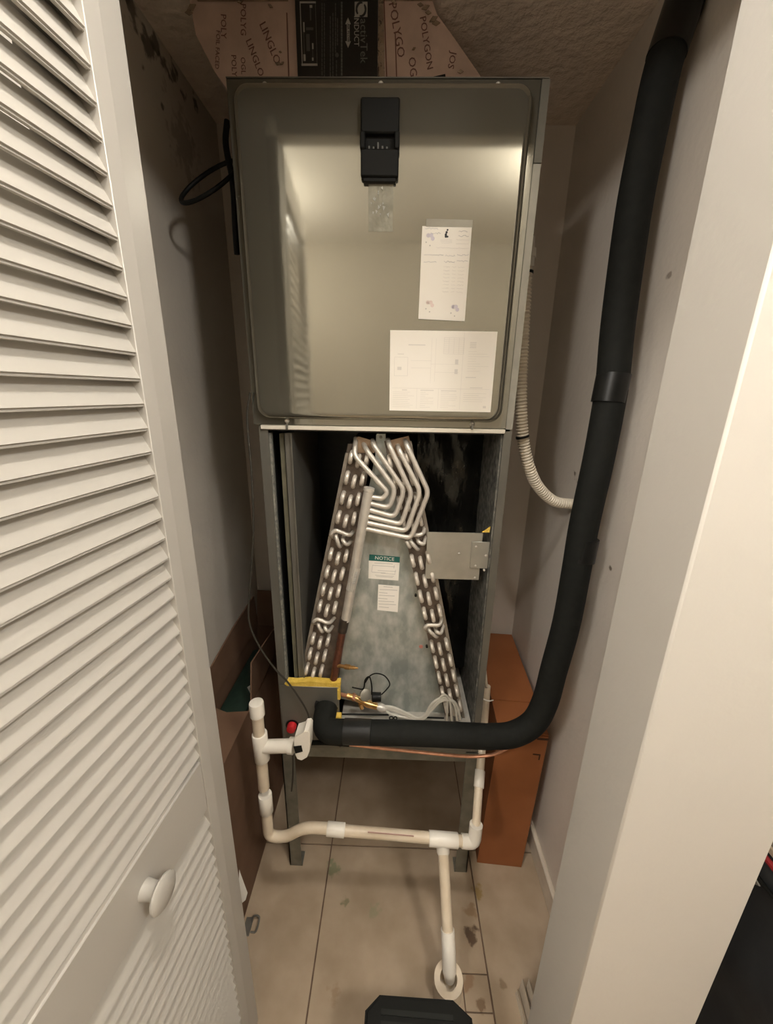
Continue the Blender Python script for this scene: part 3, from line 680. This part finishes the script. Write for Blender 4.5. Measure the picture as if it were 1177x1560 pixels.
# floor drain stub
fd = thing('floor_drain_stub', 'short cream PVC stub standing out of the floor around the drain pipe end', 'drain', (.158, .577, 0))
fx, fy = on_z(683, 1491, .062).x, on_z(683, 1491, .062).y
sb = MB(); n = 28; ro, ri = .0345, .0205
def rng(r, zf): return [sb.bm.verts.new((fx+r*math.cos(2*math.pi*k/n), fy+r*math.sin(2*math.pi*k/n), zf(k))) for k in range(n)]
topz = lambda k: .062+.004*math.sin(2*math.pi*k/n+.6)+random.uniform(-.0006, .0006)
a = rng(ro, lambda k: 0); b_ = rng(ro, topz); c = rng(ri, topz); d = rng(ri, lambda k: .02)
for L1, L2, s_ in ((a, b_, True), (b_, c, False), (c, d, True)):
    for k in range(n):
        q = sb.bm.faces.new((L1[k], L1[(k+1) % n], L2[(k+1) % n], L2[k])); q.smooth = s_
sb.bm.faces.new(d); sb.build('stub_pipe', m_pvc, fd)

# ------------------------------------------------------------------ flexible conduit on the right side
fc = thing('flexible_conduit', 'white corrugated flexible conduit curving from the cabinet side to the right wall', 'conduit', at(800, 420, .95))
path = spline([at(801, 405, .93), at(799, 440, .93), at(795.5, 520, .93), at(793, 600, .93), at(796, 665, .935), at(805, 710, .945), at(820, 742, .965), at(843, 763, .985), at(868, 767.5, 1.0), at(882, 767, 1.005)], 26)
even = [path[0]]
for a_, b_ in zip(path, path[1:]):
    while (b_-even[-1]).length > .0012 and (even[-1]-a_).length <= (b_-a_).length+.0012:
        even.append(even[-1]+(b_-even[-1]).normalized()*.0012)
path = even; dense = []; rad = []
acc = 0
for i, p in enumerate(path):
    if i: acc += (p-path[i-1]).length
    dense.append(p); rad.append(.0128+.0016*math.sin(acc*2*math.pi/.0072))
MB().tube(dense, rad, 14).build('corrugated_tube', m_conduit, fc)
for u0, v0, u1, v1 in ((801, 413, 800.5, 417), (795.3, 664, 795.8, 667)):
    MB().tube([at(u0, v0, .93), at(u1, v1, .93)], .0152, 14).build('black_band', m_plast, fc)
kA, kB = at(803, 408, .93), at(805, 362, .93)
MB().tube([kA, kA+(kB-kA)*.3, kA+(kB-kA)*.32, kA+(kB-kA)*.6, kA+(kB-kA)*.62, kB], [.014, .014, .017, .017, .013, .013], 8).build('metal_connector', m_screw, fc)
sp = []
for k in range(70):
    t = k/69; q = at(806.5, 362-40*t, .93); sp.append(q+Vector((.007*math.cos(k*.9), .007*math.sin(k*.9), 0)))
MB().tube(sp, .002, 6).build('spring_cable', mat('worn_steel', (.22, .20, .17), (.1, .09, .08), 80, .4, .7), fc)
MB().box(CX1+.0015, at(803, 385, .93).x-.006, .915, .945, at(803, 400, .93).z, at(803, 365, .93).z, .002).build('side_elbow', m_screw, fc)

# ------------------------------------------------------------------ cables on the left
cb = thing('coiled_cable', 'black power cable coiled in a loop at the upper left of the grey cabinet', 'cable', at(318, 278, .96))
lp = []
for k in range(41):
    a = 2*math.pi*k/40+.3
    c_ = at(319, 277, .955); lp.append(c_+Vector((.062*math.cos(a), .03*math.sin(a), .036*math.sin(a)+.028*math.cos(a))))
MB().tube(lp, .0043, 10).build('loop', m_plast, cb)
MB().tube(spline([at(346, 185, .97), at(343.5, 215, .96), at(348, 245, .955), at(353, 268, .955), at(356, 300, .96), at(358, 345, .965), at(361, 388, .97)], 6), .0062, 10).build('hanging_cable', m_plast, cb)
tw = thing('control_wire', 'thin dark control wire hanging down the left side of the grey cabinet', 'wire', at(382, 800, .80))
MB().tube(spline([at(381, 598, .825), at(376.5, 640, .825), at(383, 720, .82), at(386, 800, .815), at(383, 860, .81), at(379, 915, .81), at(380, 950, .81), at(395, 985, .81), at(418, 1018, .812), at(437, 1038, .815), at(452, 1058, .812), at(468, 1085, .806), at(473, 1110, .80), at(473, 1128, .79)], 8), .0023, 8).build('wire', m_wire, tw)
MB().tube(spline([at(446, 1148, .80), at(446, 1180, .802), at(444, 1205, .805)], 6), .0023, 8).build('wire_tail', m_wire, tw)

# ------------------------------------------------------------------ cardboard boxes
bxL = thing('cardboard_box', 'brown open cardboard box with loose flaps between louvred door and cabinet', 'box', (-.455, .95, 0))
bx0, bx1, by0, by1, bh = XL+.006, -.392, .62, 1.30, .552
def panel(name, pts, d, m=m_cardL, par=None): return MB().prism(pts, d).build(name, m, par or bxL)
panel('side_panel', [(bx1, by0, .001), (bx1, by1, .001), (bx1, by1, bh), (bx1, by0, bh)], (-.004, 0, 0))
panel('side_panel', [(bx0, by0, .001), (bx0, by1, .001), (bx0, by1, bh), (bx0, by0, bh)], (.004, 0, 0))
panel('end_panel', [(bx0+.004, by0, .001), (bx1-.004, by0, .001), (bx1-.004, by0, bh), (bx0+.004, by0, bh)], (0, .004, 0))
panel('end_panel', [(bx0+.004, by1, .001), (bx1-.004, by1, .001), (bx1-.004, by1, bh), (bx0+.004, by1, bh)], (0, -.004, 0))
panel('bottom_panel', [(bx0+.004, by0+.004, .001), (bx1-.004, by0+.004, .001), (bx1-.004, by1-.004, .001), (bx0+.004, by1-.004, .001)], (0, 0, .004))
panel('flap', [(bx0, by0, bh+.001), (bx1, by0, bh+.001), (bx1, .872, bh+.001), (bx0+.07, .862, bh+.004), (bx0, .89, bh+.003)], (0, 0, .004))
panel('flap', [(bx1-.002, .90, bh), (bx1-.002, 1.27, bh), (bx1+.045, 1.25, bh+.12), (bx1+.015, 1.10, bh+.125), (bx1-.015, .96, bh+.095)], (-.004, 0, 0))
panel('flap', [(bx0+.004, .88, bh), (bx0+.004, by1, bh), (bx0-.002, by1, bh+.125), (bx0-.002, 1.10, bh+.115), (bx0-.002, .92, bh+.09)], (.004, 0, 0))
panel('flap', [(bx0+.004, by1-.002, bh), (bx1-.004, by1-.002, bh), (bx1+.01, by1+.03, bh+.125), (bx0+.004, by1+.03, bh+.13)], (0, .004, 0))
gz = -.06
gb = thing('green_container', 'dark green plastic container inside the open brown cardboard box', 'container', (-.46, 1.08, .3))
MB().box(bx0+.012, bx1-.03, .90, 1.22, .30, .505, .012, seg=2).box(bx0+.008, bx1-.026, .896, 1.224, .475, .49, .004).build('tub', m_green, gb)
gl = at(373, 1013, 1.02); MB().prism([(-.455, 1.02, .5055), (-.43, 1.06, .5055), (-.424, 1.055, .5055), (-.445, 1.015, .5055), (-.43, 1.0, .5055), (-.436, .995, .5055)], (0, 0, .0006)).build('white_mark', m_label, gb)
ps = thing('paper_scrap', 'white paper scrap leaning against the brown box beside the louvred door', 'paper', (-.385, .70, 0))
MB().prism([at(362, 1316, .715), at(366, 1330, .715), at(377, 1360, .70), at(374, 1371, .69), at(366, 1378, .69)], (-.002, .0, 0)).build('sheet', m_fit, ps)

bxR = thing('cardboard_box', 'tall orange-brown closed carton standing between the cabinet and the right wall', 'box', (.36, 1.09, 0))
rot = Matrix.Translation((.4225, .857, 0)) @ Matrix.Rotation(math.radians(-3.6), 4, 'Z')
bw, bl, bhh = .136, .475, .512
def bp(x, y, z): 
    return rot @ Vector((x+.02*z/bhh, y+.012*z/bhh, z))
def hexa(name, c8, m, par):
    b = MB(); v = [b.bm.verts.new(p) for p in c8]
    for q in ((0, 1, 2, 3), (7, 6, 5, 4), (0, 4, 5, 1), (1, 5, 6, 2), (2, 6, 7, 3), (3, 7, 4, 0)): b.bm.faces.new([v[i] for i in q])
    return b.build(name, m, par)
def rb_(x0, x1, y0, y1, z0, z1): return [bp(x, y, z) for z in (z0, z1) for x, y in ((x0, y0), (x1, y0), (x1, y1), (x0, y1))]
hexa('body', rb_(-bw, 0, 0, bl, .001, bhh-.006), m_cardR, bxR)
hexa('top_flap', rb_(-bw, 0, .002, .118, bhh-.0055, bhh-.001), m_cardR, bxR)
hexa('top_flap', rb_(-bw, 0, .120, bl, bhh-.0055, bhh), m_cardR, bxR)
mk = MB()
for a_ in ((-.033, -.012, .440, .4445), (-.0155, -.012, .424, .440)):
    v = [mk.bm.verts.new(bp(x, -.0006, z)) for x, z in ((a_[0], a_[2]), (a_[1], a_[2]), (a_[1], a_[3]), (a_[0], a_[3]))]; mk.bm.faces.new(v)
bmesh.ops.solidify(mk.bm, geom=mk.bm.faces[:], thickness=.0004)
mk.build('corner_mark', m_cardD, bxR)
hexa('edge_tape', rb_(-.03, .0006, -.0012, .0005, bhh-.018, bhh-.012), m_cardD, bxR)

# ------------------------------------------------------------------ duct plenum above the cabinet
YD = .985
pl = thing('duct_plenum', 'foil-faced pinkish duct board plenum on top of the grey cabinet below the ceiling', 'duct', (-.1, 1.15, CZ1+.006))
zb = CZ1+.006
fpts = [(-.30, zb), (.236, zb), (.155, 2.003), (.10, 2.06), (.06, 2.10), (.045, ZC), (-.412, ZC), (-.405, 2.07), (-.375, 2.015), (-.335, 1.965)]
MB().prism([(x, YD, z) for x, z in fpts], (0, .33, 0)).build('duct_board', m_board, pl)
# printed words on the foil, tilted as in the photograph
def word(s, u, v, ang, size):
    text(s, size, at(u, v, YD-.0006), Matrix.Rotation(math.radians(ang), 3, 'Y') @ FACE, m_bprint, pl, name='print')
for s, u, v, a, z in (('POLYGO', 604, 46, 76, .021), ('POLYGON', 649, 66, 77, .017), ('OG', 628, 102, 80, .020), ('JOS', 688, 92, 100, .017), ('POLY', 340, 40, 95, .015), ('FOIL FACED', 331, 76, 99, .011), ('LINGLO', 411, 66, 66, .019), ('LINGLO', 388, 88, 68, .017), ('POLY', 356, 100, 92, .014), ('OGL', 370, 100, 92, .013), ('POLYG', 370, 30, 95, .015)):
    word(s, u, v, a, z)
for (u, v, q) in ((648, 12, .008), (652, 20, .006), (660, 30, .009), (664, 36, .008), (422, 98, .004), (426, 97.5, .004), (430, 97, .004), (427, 80, .003), (366, 3, .006), (412, 10, .005), (292, 12, .010), (288, 20, .008), (630, 75, .004), (701, 110, .006), (600, 4, .006), (640, 8, .006)):
    p = at(u, v, YD-.001); a_ = random.uniform(-.6, .6)
    MB().prism([p+Vector((q*math.cos(a_+i*math.pi/2)*(.5 if i % 2 else 1), 0, q*math.sin(a_+i*math.pi/2)*(.5 if i % 2 else 1))) for i in range(4)], (0, -.002, 0)).build('foil_scrap', m_foil, pl)

sm = MB()
for (u0, v0, u1, v1) in ((584, 2, 588, 122), (601, 50, 603, 122), (436, 20, 439, 122)):
    A, B = at(u0, v0, YD), at(u1, v1, YD); sm.prism([A, A+Vector((.002, 0, 0)), B+Vector((.0025, 0, 0)), B], (0, -.0012, 0))
sm.build('tape_seam', m_bprint, pl)
A, B = at(577, 2, YD), at(585, 122, YD)
MB().prism([A, at(584, 2, YD), at(586, 122, YD), at(574, 122, YD)], (0, -.0008, 0)).build('tape_strip', m_foil, pl)
for xa_, xb_ in ((-.395, -.222), (-.048, .05)): MB().box(xa_, xb_, YD-.006, YD-.0005, ZC-.012, ZC-.001).build('ceiling_tape', m_foil, pl)

# purifier faceplate with its print
YPL = YD-.012
pu = thing('purifier_plate', 'black printed faceplate of an in-duct purifier on the duct above the cabinet', 'purifier', at(513, 60, YPL))
x0, x1 = at(451, 60, YPL).x, at(575, 60, YPL).x
MB().box(x0, x1, YPL, YD-.0005, zb+.001, ZC-.002, .001).build('faceplate', mat('black_label', (.011, .011, .009), None, 1, .4), pu)
yp = YPL-.0002
def pq(b, u0, v0, u1, v1): A, B = at(u0, v0, yp), at(u1, v1, yp); b.box(A.x, B.x, yp-.0005, yp+.0001, B.z, A.z)
fr = MB(); pq(fr, 457.5, 2.5, 481, 5); pq(fr, 459, 97, 483.5, 100.5); pq(fr, 457.5, 2.5, 459.8, 100); pq(fr, 480.2, 2.5, 483, 100)
fro = fr.build('photo_frame', m_label, pu)
ph = MB()
for a in ((461.5, 34, 464, 49), (462, 83, 465.5, 93), (475, 66, 477.5, 75), (471.5, 8, 475.5, 12), (475, 88, 477.5, 92.5)): pq(ph, *a)
ph.build('photo_highlights', m_label, pu)
ph = MB()
for a in ((471.5, 13, 474, 31), (461.8, 50, 464, 82), (475.5, 76, 477, 88), (466, 42, 477, 46), (466, 52, 472, 78)): pq(ph, *a)
ph.build('photo_shapes', m_label2, pu)
ln = MB()
for u, a, c_ in ((489.5, 5, 118), (493, 5, 118), (502, 25, 122), (506, 20, 122), (510, 5, 80), (513, 28, 70), (511.5, 92, 122)):
    v = a
    while v < c_-2:
        d_ = random.uniform(3, 8); pq(ln, u, v, u+1.7, min(v+d_, c_)); v += d_+1.2
ln.build('text_rows', m_label2, pu)['kind'] = 'stuff'
ln = MB(); v = 3
while v < 116:
    d_ = random.uniform(3, 7); pq(ln, 519, v, 521.5, v+d_); v += d_+1
ln.build('text_row', m_label3, pu)['kind'] = 'stuff'
pq_ = MB(); c_ = at(513, 84, yp); pq_.tube([c_, c_+Vector((0, -.0006, 0))], .0035, 12); pq_.build('seal_mark', m_label2, pu)
lg = MB(); pq(lg, 540, 3, 559.5, 26); lgo = lg.build('logo_square', m_label, pu)
lc = at(549.8, 14.5, yp-.0006); sw = MB()
for s_ in (1, -1):
    pts = []
    for k in range(11):
        a = math.radians(20+150*k/10); pts.append(lc+Vector((s_*.0085*math.cos(a+.9), -.0004, s_*.0095*math.sin(a+.9))))
    sw.tube(pts, [.0008+.0011*math.sin(math.pi*k/10)+(.0006 if k > 7 else 0) for k in range(11)], 6)
sw.build('logo_swirl', m_blackink, lgo)
DOWN = Matrix.Rotation(math.radians(90), 3, 'Y') @ FACE
text('INDUCT', .0135, at(542.5, 47.5, yp-.0004), DOWN, m_label, pu, name='lettering', sx=.86)
text('activTek', .0195, at(553.5, 62.5, yp-.0004), DOWN, m_label3, pu, name='lettering', sx=.98)
ar = MB(); 
for v0, v1, w0, w1 in ((27, 37, 0, 4), (73, 63, 0, 4)):
    ar.prism([at(530, v0, yp), at(530-4.2, v1, yp), at(530+4.2, v1, yp)], (0, -.0005, 0))
pq(ar, 528, 36, 532.5, 64); ar.build('double_arrow', m_label, pu)
text('AIR FLOW', .0058, at(530.2, 50, yp-.0007), DOWN, m_blackink, pu, name='lettering')
wd = thing('black_wedge', 'flat black wedge lying on top of the grey cabinet in front of the duct board', 'wedge', at(655, 121, .94))
MB().prism([at(624, 125, .94), at(679, 126, .94), at(678, 112.5, .94), (at(678, 112.5, .94)+at(624, 125, .94))/2], (0, .035, 0)).build('wedge', m_plast, wd)

# ------------------------------------------------------------------ note card taped to the panel
nc = thing('note_card', 'tall white handwritten service card taped to the upper grey panel', 'card', at(680, 415, YP-.001))
cdp = [at(u, v, YP-.0012) for u, v in ((643, 344.5), (718.5, 346.5), (707.5, 489.5), (637, 486))]
MB().prism(cdp, (0, -.0006, 0)).build('card', m_paper, nc)
MB().prism([at(u, v, YP-.0006) for u, v in ((649, 333.5), (720, 335.5), (719, 347), (648.5, 346)) ], (0, -.0012, 0)).build('clear_tape', m_clear, nc)
yc = YP-.0018
def quadp(u, v):                                                     # fractions across and down the card
    a = cdp[0].lerp(cdp[1], u); b = cdp[3].lerp(cdp[2], u); q = a.lerp(b, v); q.y = yc; return q
def scrawl(b, u0, u1, v, amp, n, r):
    b.tube([quadp(u0+(u1-u0)*k/n, v+random.uniform(-amp, amp)) for k in range(n+1)], r, 4)
h = MB()
for u0, u1, v in ((.06, .32, .025), (.18, .38, .07), (.74, .92, .045), (.74, .95, .09), (.06, .46, .295), (.50, .70, .295), (.74, .98, .285), (.06, .32, .37), (.48, .70, .36), (.74, .97, .35)):
    scrawl(h, u0, u1, v, .009, int(60*(u1-u0)), .00035)
h.build('handwriting', m_pen, nc)['kind'] = 'stuff'
h = MB()
for k in range(8):
    v = .415+.038*k; u = .475+.0*k
    scrawl(h, u, u+.13, v, .006, 9, .0003); scrawl(h, u+.18, u+.26, v, .005, 6, .0003); scrawl(h, u+.30, u+.44, v, .006, 9, .0003)
for u0, u1, v in ((.38, .62, .135), (.38, .62, .15), (.40, .62, .165), (.70, .98, .13), (.70, .96, .17), (.70, .98, .215), (.30, .70, .215)): scrawl(h, u0, u1, v, .003, 14, .0003)
h.build('faint_print', m_ink2, nc)['kind'] = 'stuff'
# small black emblem in the header
em = MB(); q = quadp(.50, .07)
for dx, dz, r_ in ((.0012, .0055, .0016), (-.0003, .0018, .0020), (-.0014, -.0018, .0022), (-.0012, -.0044, .0022), (.0018, -.0048, .0016)):
    em.tube([q+Vector((dx, 0, dz)), q+Vector((dx, -.0004, dz))], r_, 8)
em.build('emblem', m_blackink, nc)
for nm, (u, v), m1 in (('flower_print', (.16, .125), m_lilac), ('flower_print', (.22, .84), m_pink), ('flower_print', (.76, .875), m_lilac)):
    fw = MB(); q = quadp(u, v)
    for k in range(6):
        a = k*1.05; fw.tube([q+Vector((.0055*math.cos(a), .0001*k, .0055*math.sin(a))), q+Vector((.0055*math.cos(a), -.0002+.0001*k, .0055*math.sin(a)))], .0036, 8)
    fw.build(nm, m1, nc)
    fw = MB(); 
    for dx, dz in ((-.006, -.006), (.001, -.011)): fw.tube([q+Vector((dx, 0, dz)), q+Vector((dx, -.0004, dz))], .0013, 6)
    fw.build('flower_dots', m_ink, nc)

# ------------------------------------------------------------------ things in the foreground
tc = thing('tool_case', 'black plastic case with chamfered corners on the floor in the foreground', 'case', (.05, .40, 0))
ztop = .22
co = [on_z(u, v, ztop) for u, v in ((556, 1537), (578, 1513), (690, 1521), (719, 1549))]
co = [Vector((p.x, p.y, ztop)) for p in co]
back = [co[0]+Vector((-.004, -.20, 0)), co[3]+Vector((.004, -.20, 0))]
out = [co[0], co[1], co[2], co[3], back[1], back[0]]
MB().prism([Vector((p.x, p.y, 0)) for p in out], (0, 0, ztop-.012)).build('body', m_plast, tc)
cen = sum(out, Vector())/6
lid = MB(); lid.prism([Vector((p.x, p.y, ztop-.012)) for p in out], (0, 0, .012))
bmesh.ops.bevel(lid.bm, geom=[e_ for e_ in lid.bm.edges if all(v_.co.z > ztop-.001 for v_ in e_.verts)], offset=.006, segments=3, affect='EDGES')
lid.build('lid', m_plast, tc)
rbs = MB()
for k in range(3):
    yk = co[1].y-.022-.016*k
    rbs.prism([Vector((co[1].x+.004, yk, ztop)), Vector((co[2].x-.004, yk-.004, ztop)), Vector((co[2].x-.004, yk-.012, ztop)), Vector((co[1].x+.004, yk-.008, ztop))], (0, 0, .003))
rbs.build('lid_ribs', mat('dull_black_rib', (.011, .012, .010), None, 1, .5, spec=.25), tc)

# black bag right of the front wall, with beige boards lying on it
BX = .722; BZ = on_x(1166, 1309, BX).z
bg = thing('black_bag', 'black fabric bag with red piping standing right of the front wall', 'bag', (.93, .55, 0))
b = MB(); b.box(BX, 1.15, .15, .95, .001, BZ-.003, .03, seg=4)
bmesh.ops.subdivide_edges(b.bm, edges=[e_ for e_ in b.bm.edges if e_.calc_length() > .15], cuts=14, use_grid_fill=True)
for v in b.bm.verts:
    if v.co.z > .02: v.co.x += .010*math.sin(v.co.z*21+v.co.y*9)*max(0, 1-(v.co.x-BX)*3)*min(1, (BZ-v.co.z)*8)
for f_ in b.bm.faces: f_.smooth = True
b.build('body', m_fab, bg)
MB().tube([(BX+.007, .17, BZ-.006), (BX+.007, .93, BZ-.006)], .0058, 8).build('piping', m_redf, bg)
MB().tube([(BX-.004, .17, BZ-.045), (BX-.004, .93, BZ-.045)], .004, 6).build('zip_track', m_plast, bg)
zq = on_x(1149, 1341, BX-.008)
MB().prism([zq+Vector((0, -.012, .004)), zq+Vector((0, .014, .012)), zq+Vector((0, .004, -.012))], (-.003, 0, 0)).build('zip_pull', m_disc, bg)
for k, (nm, dx, y0_, y1_) in enumerate((('lowest beige board in the stack lying on the black bag', .014, .19, .93), ('middle beige board in the stack lying on the black bag', .020, .17, .94), ('topmost beige board in the stack lying on the black bag', .017, .20, .92))):
    z0_ = BZ-.001+.0225*k
    r_ = thing('beige_board', nm, 'board', (.92, .55, z0_), group='beige boards on the black bag')
    MB().box(BX+dx, BX+.34+dx, y0_, y1_, z0_, z0_+.019, .003).build('plank', m_beige, r_)
    MB().box(BX+dx+.002, BX+.338+dx, y0_+.002, y1_-.002, z0_+.019, z0_+.0222).build('felt_backing', m_sheetr, r_)
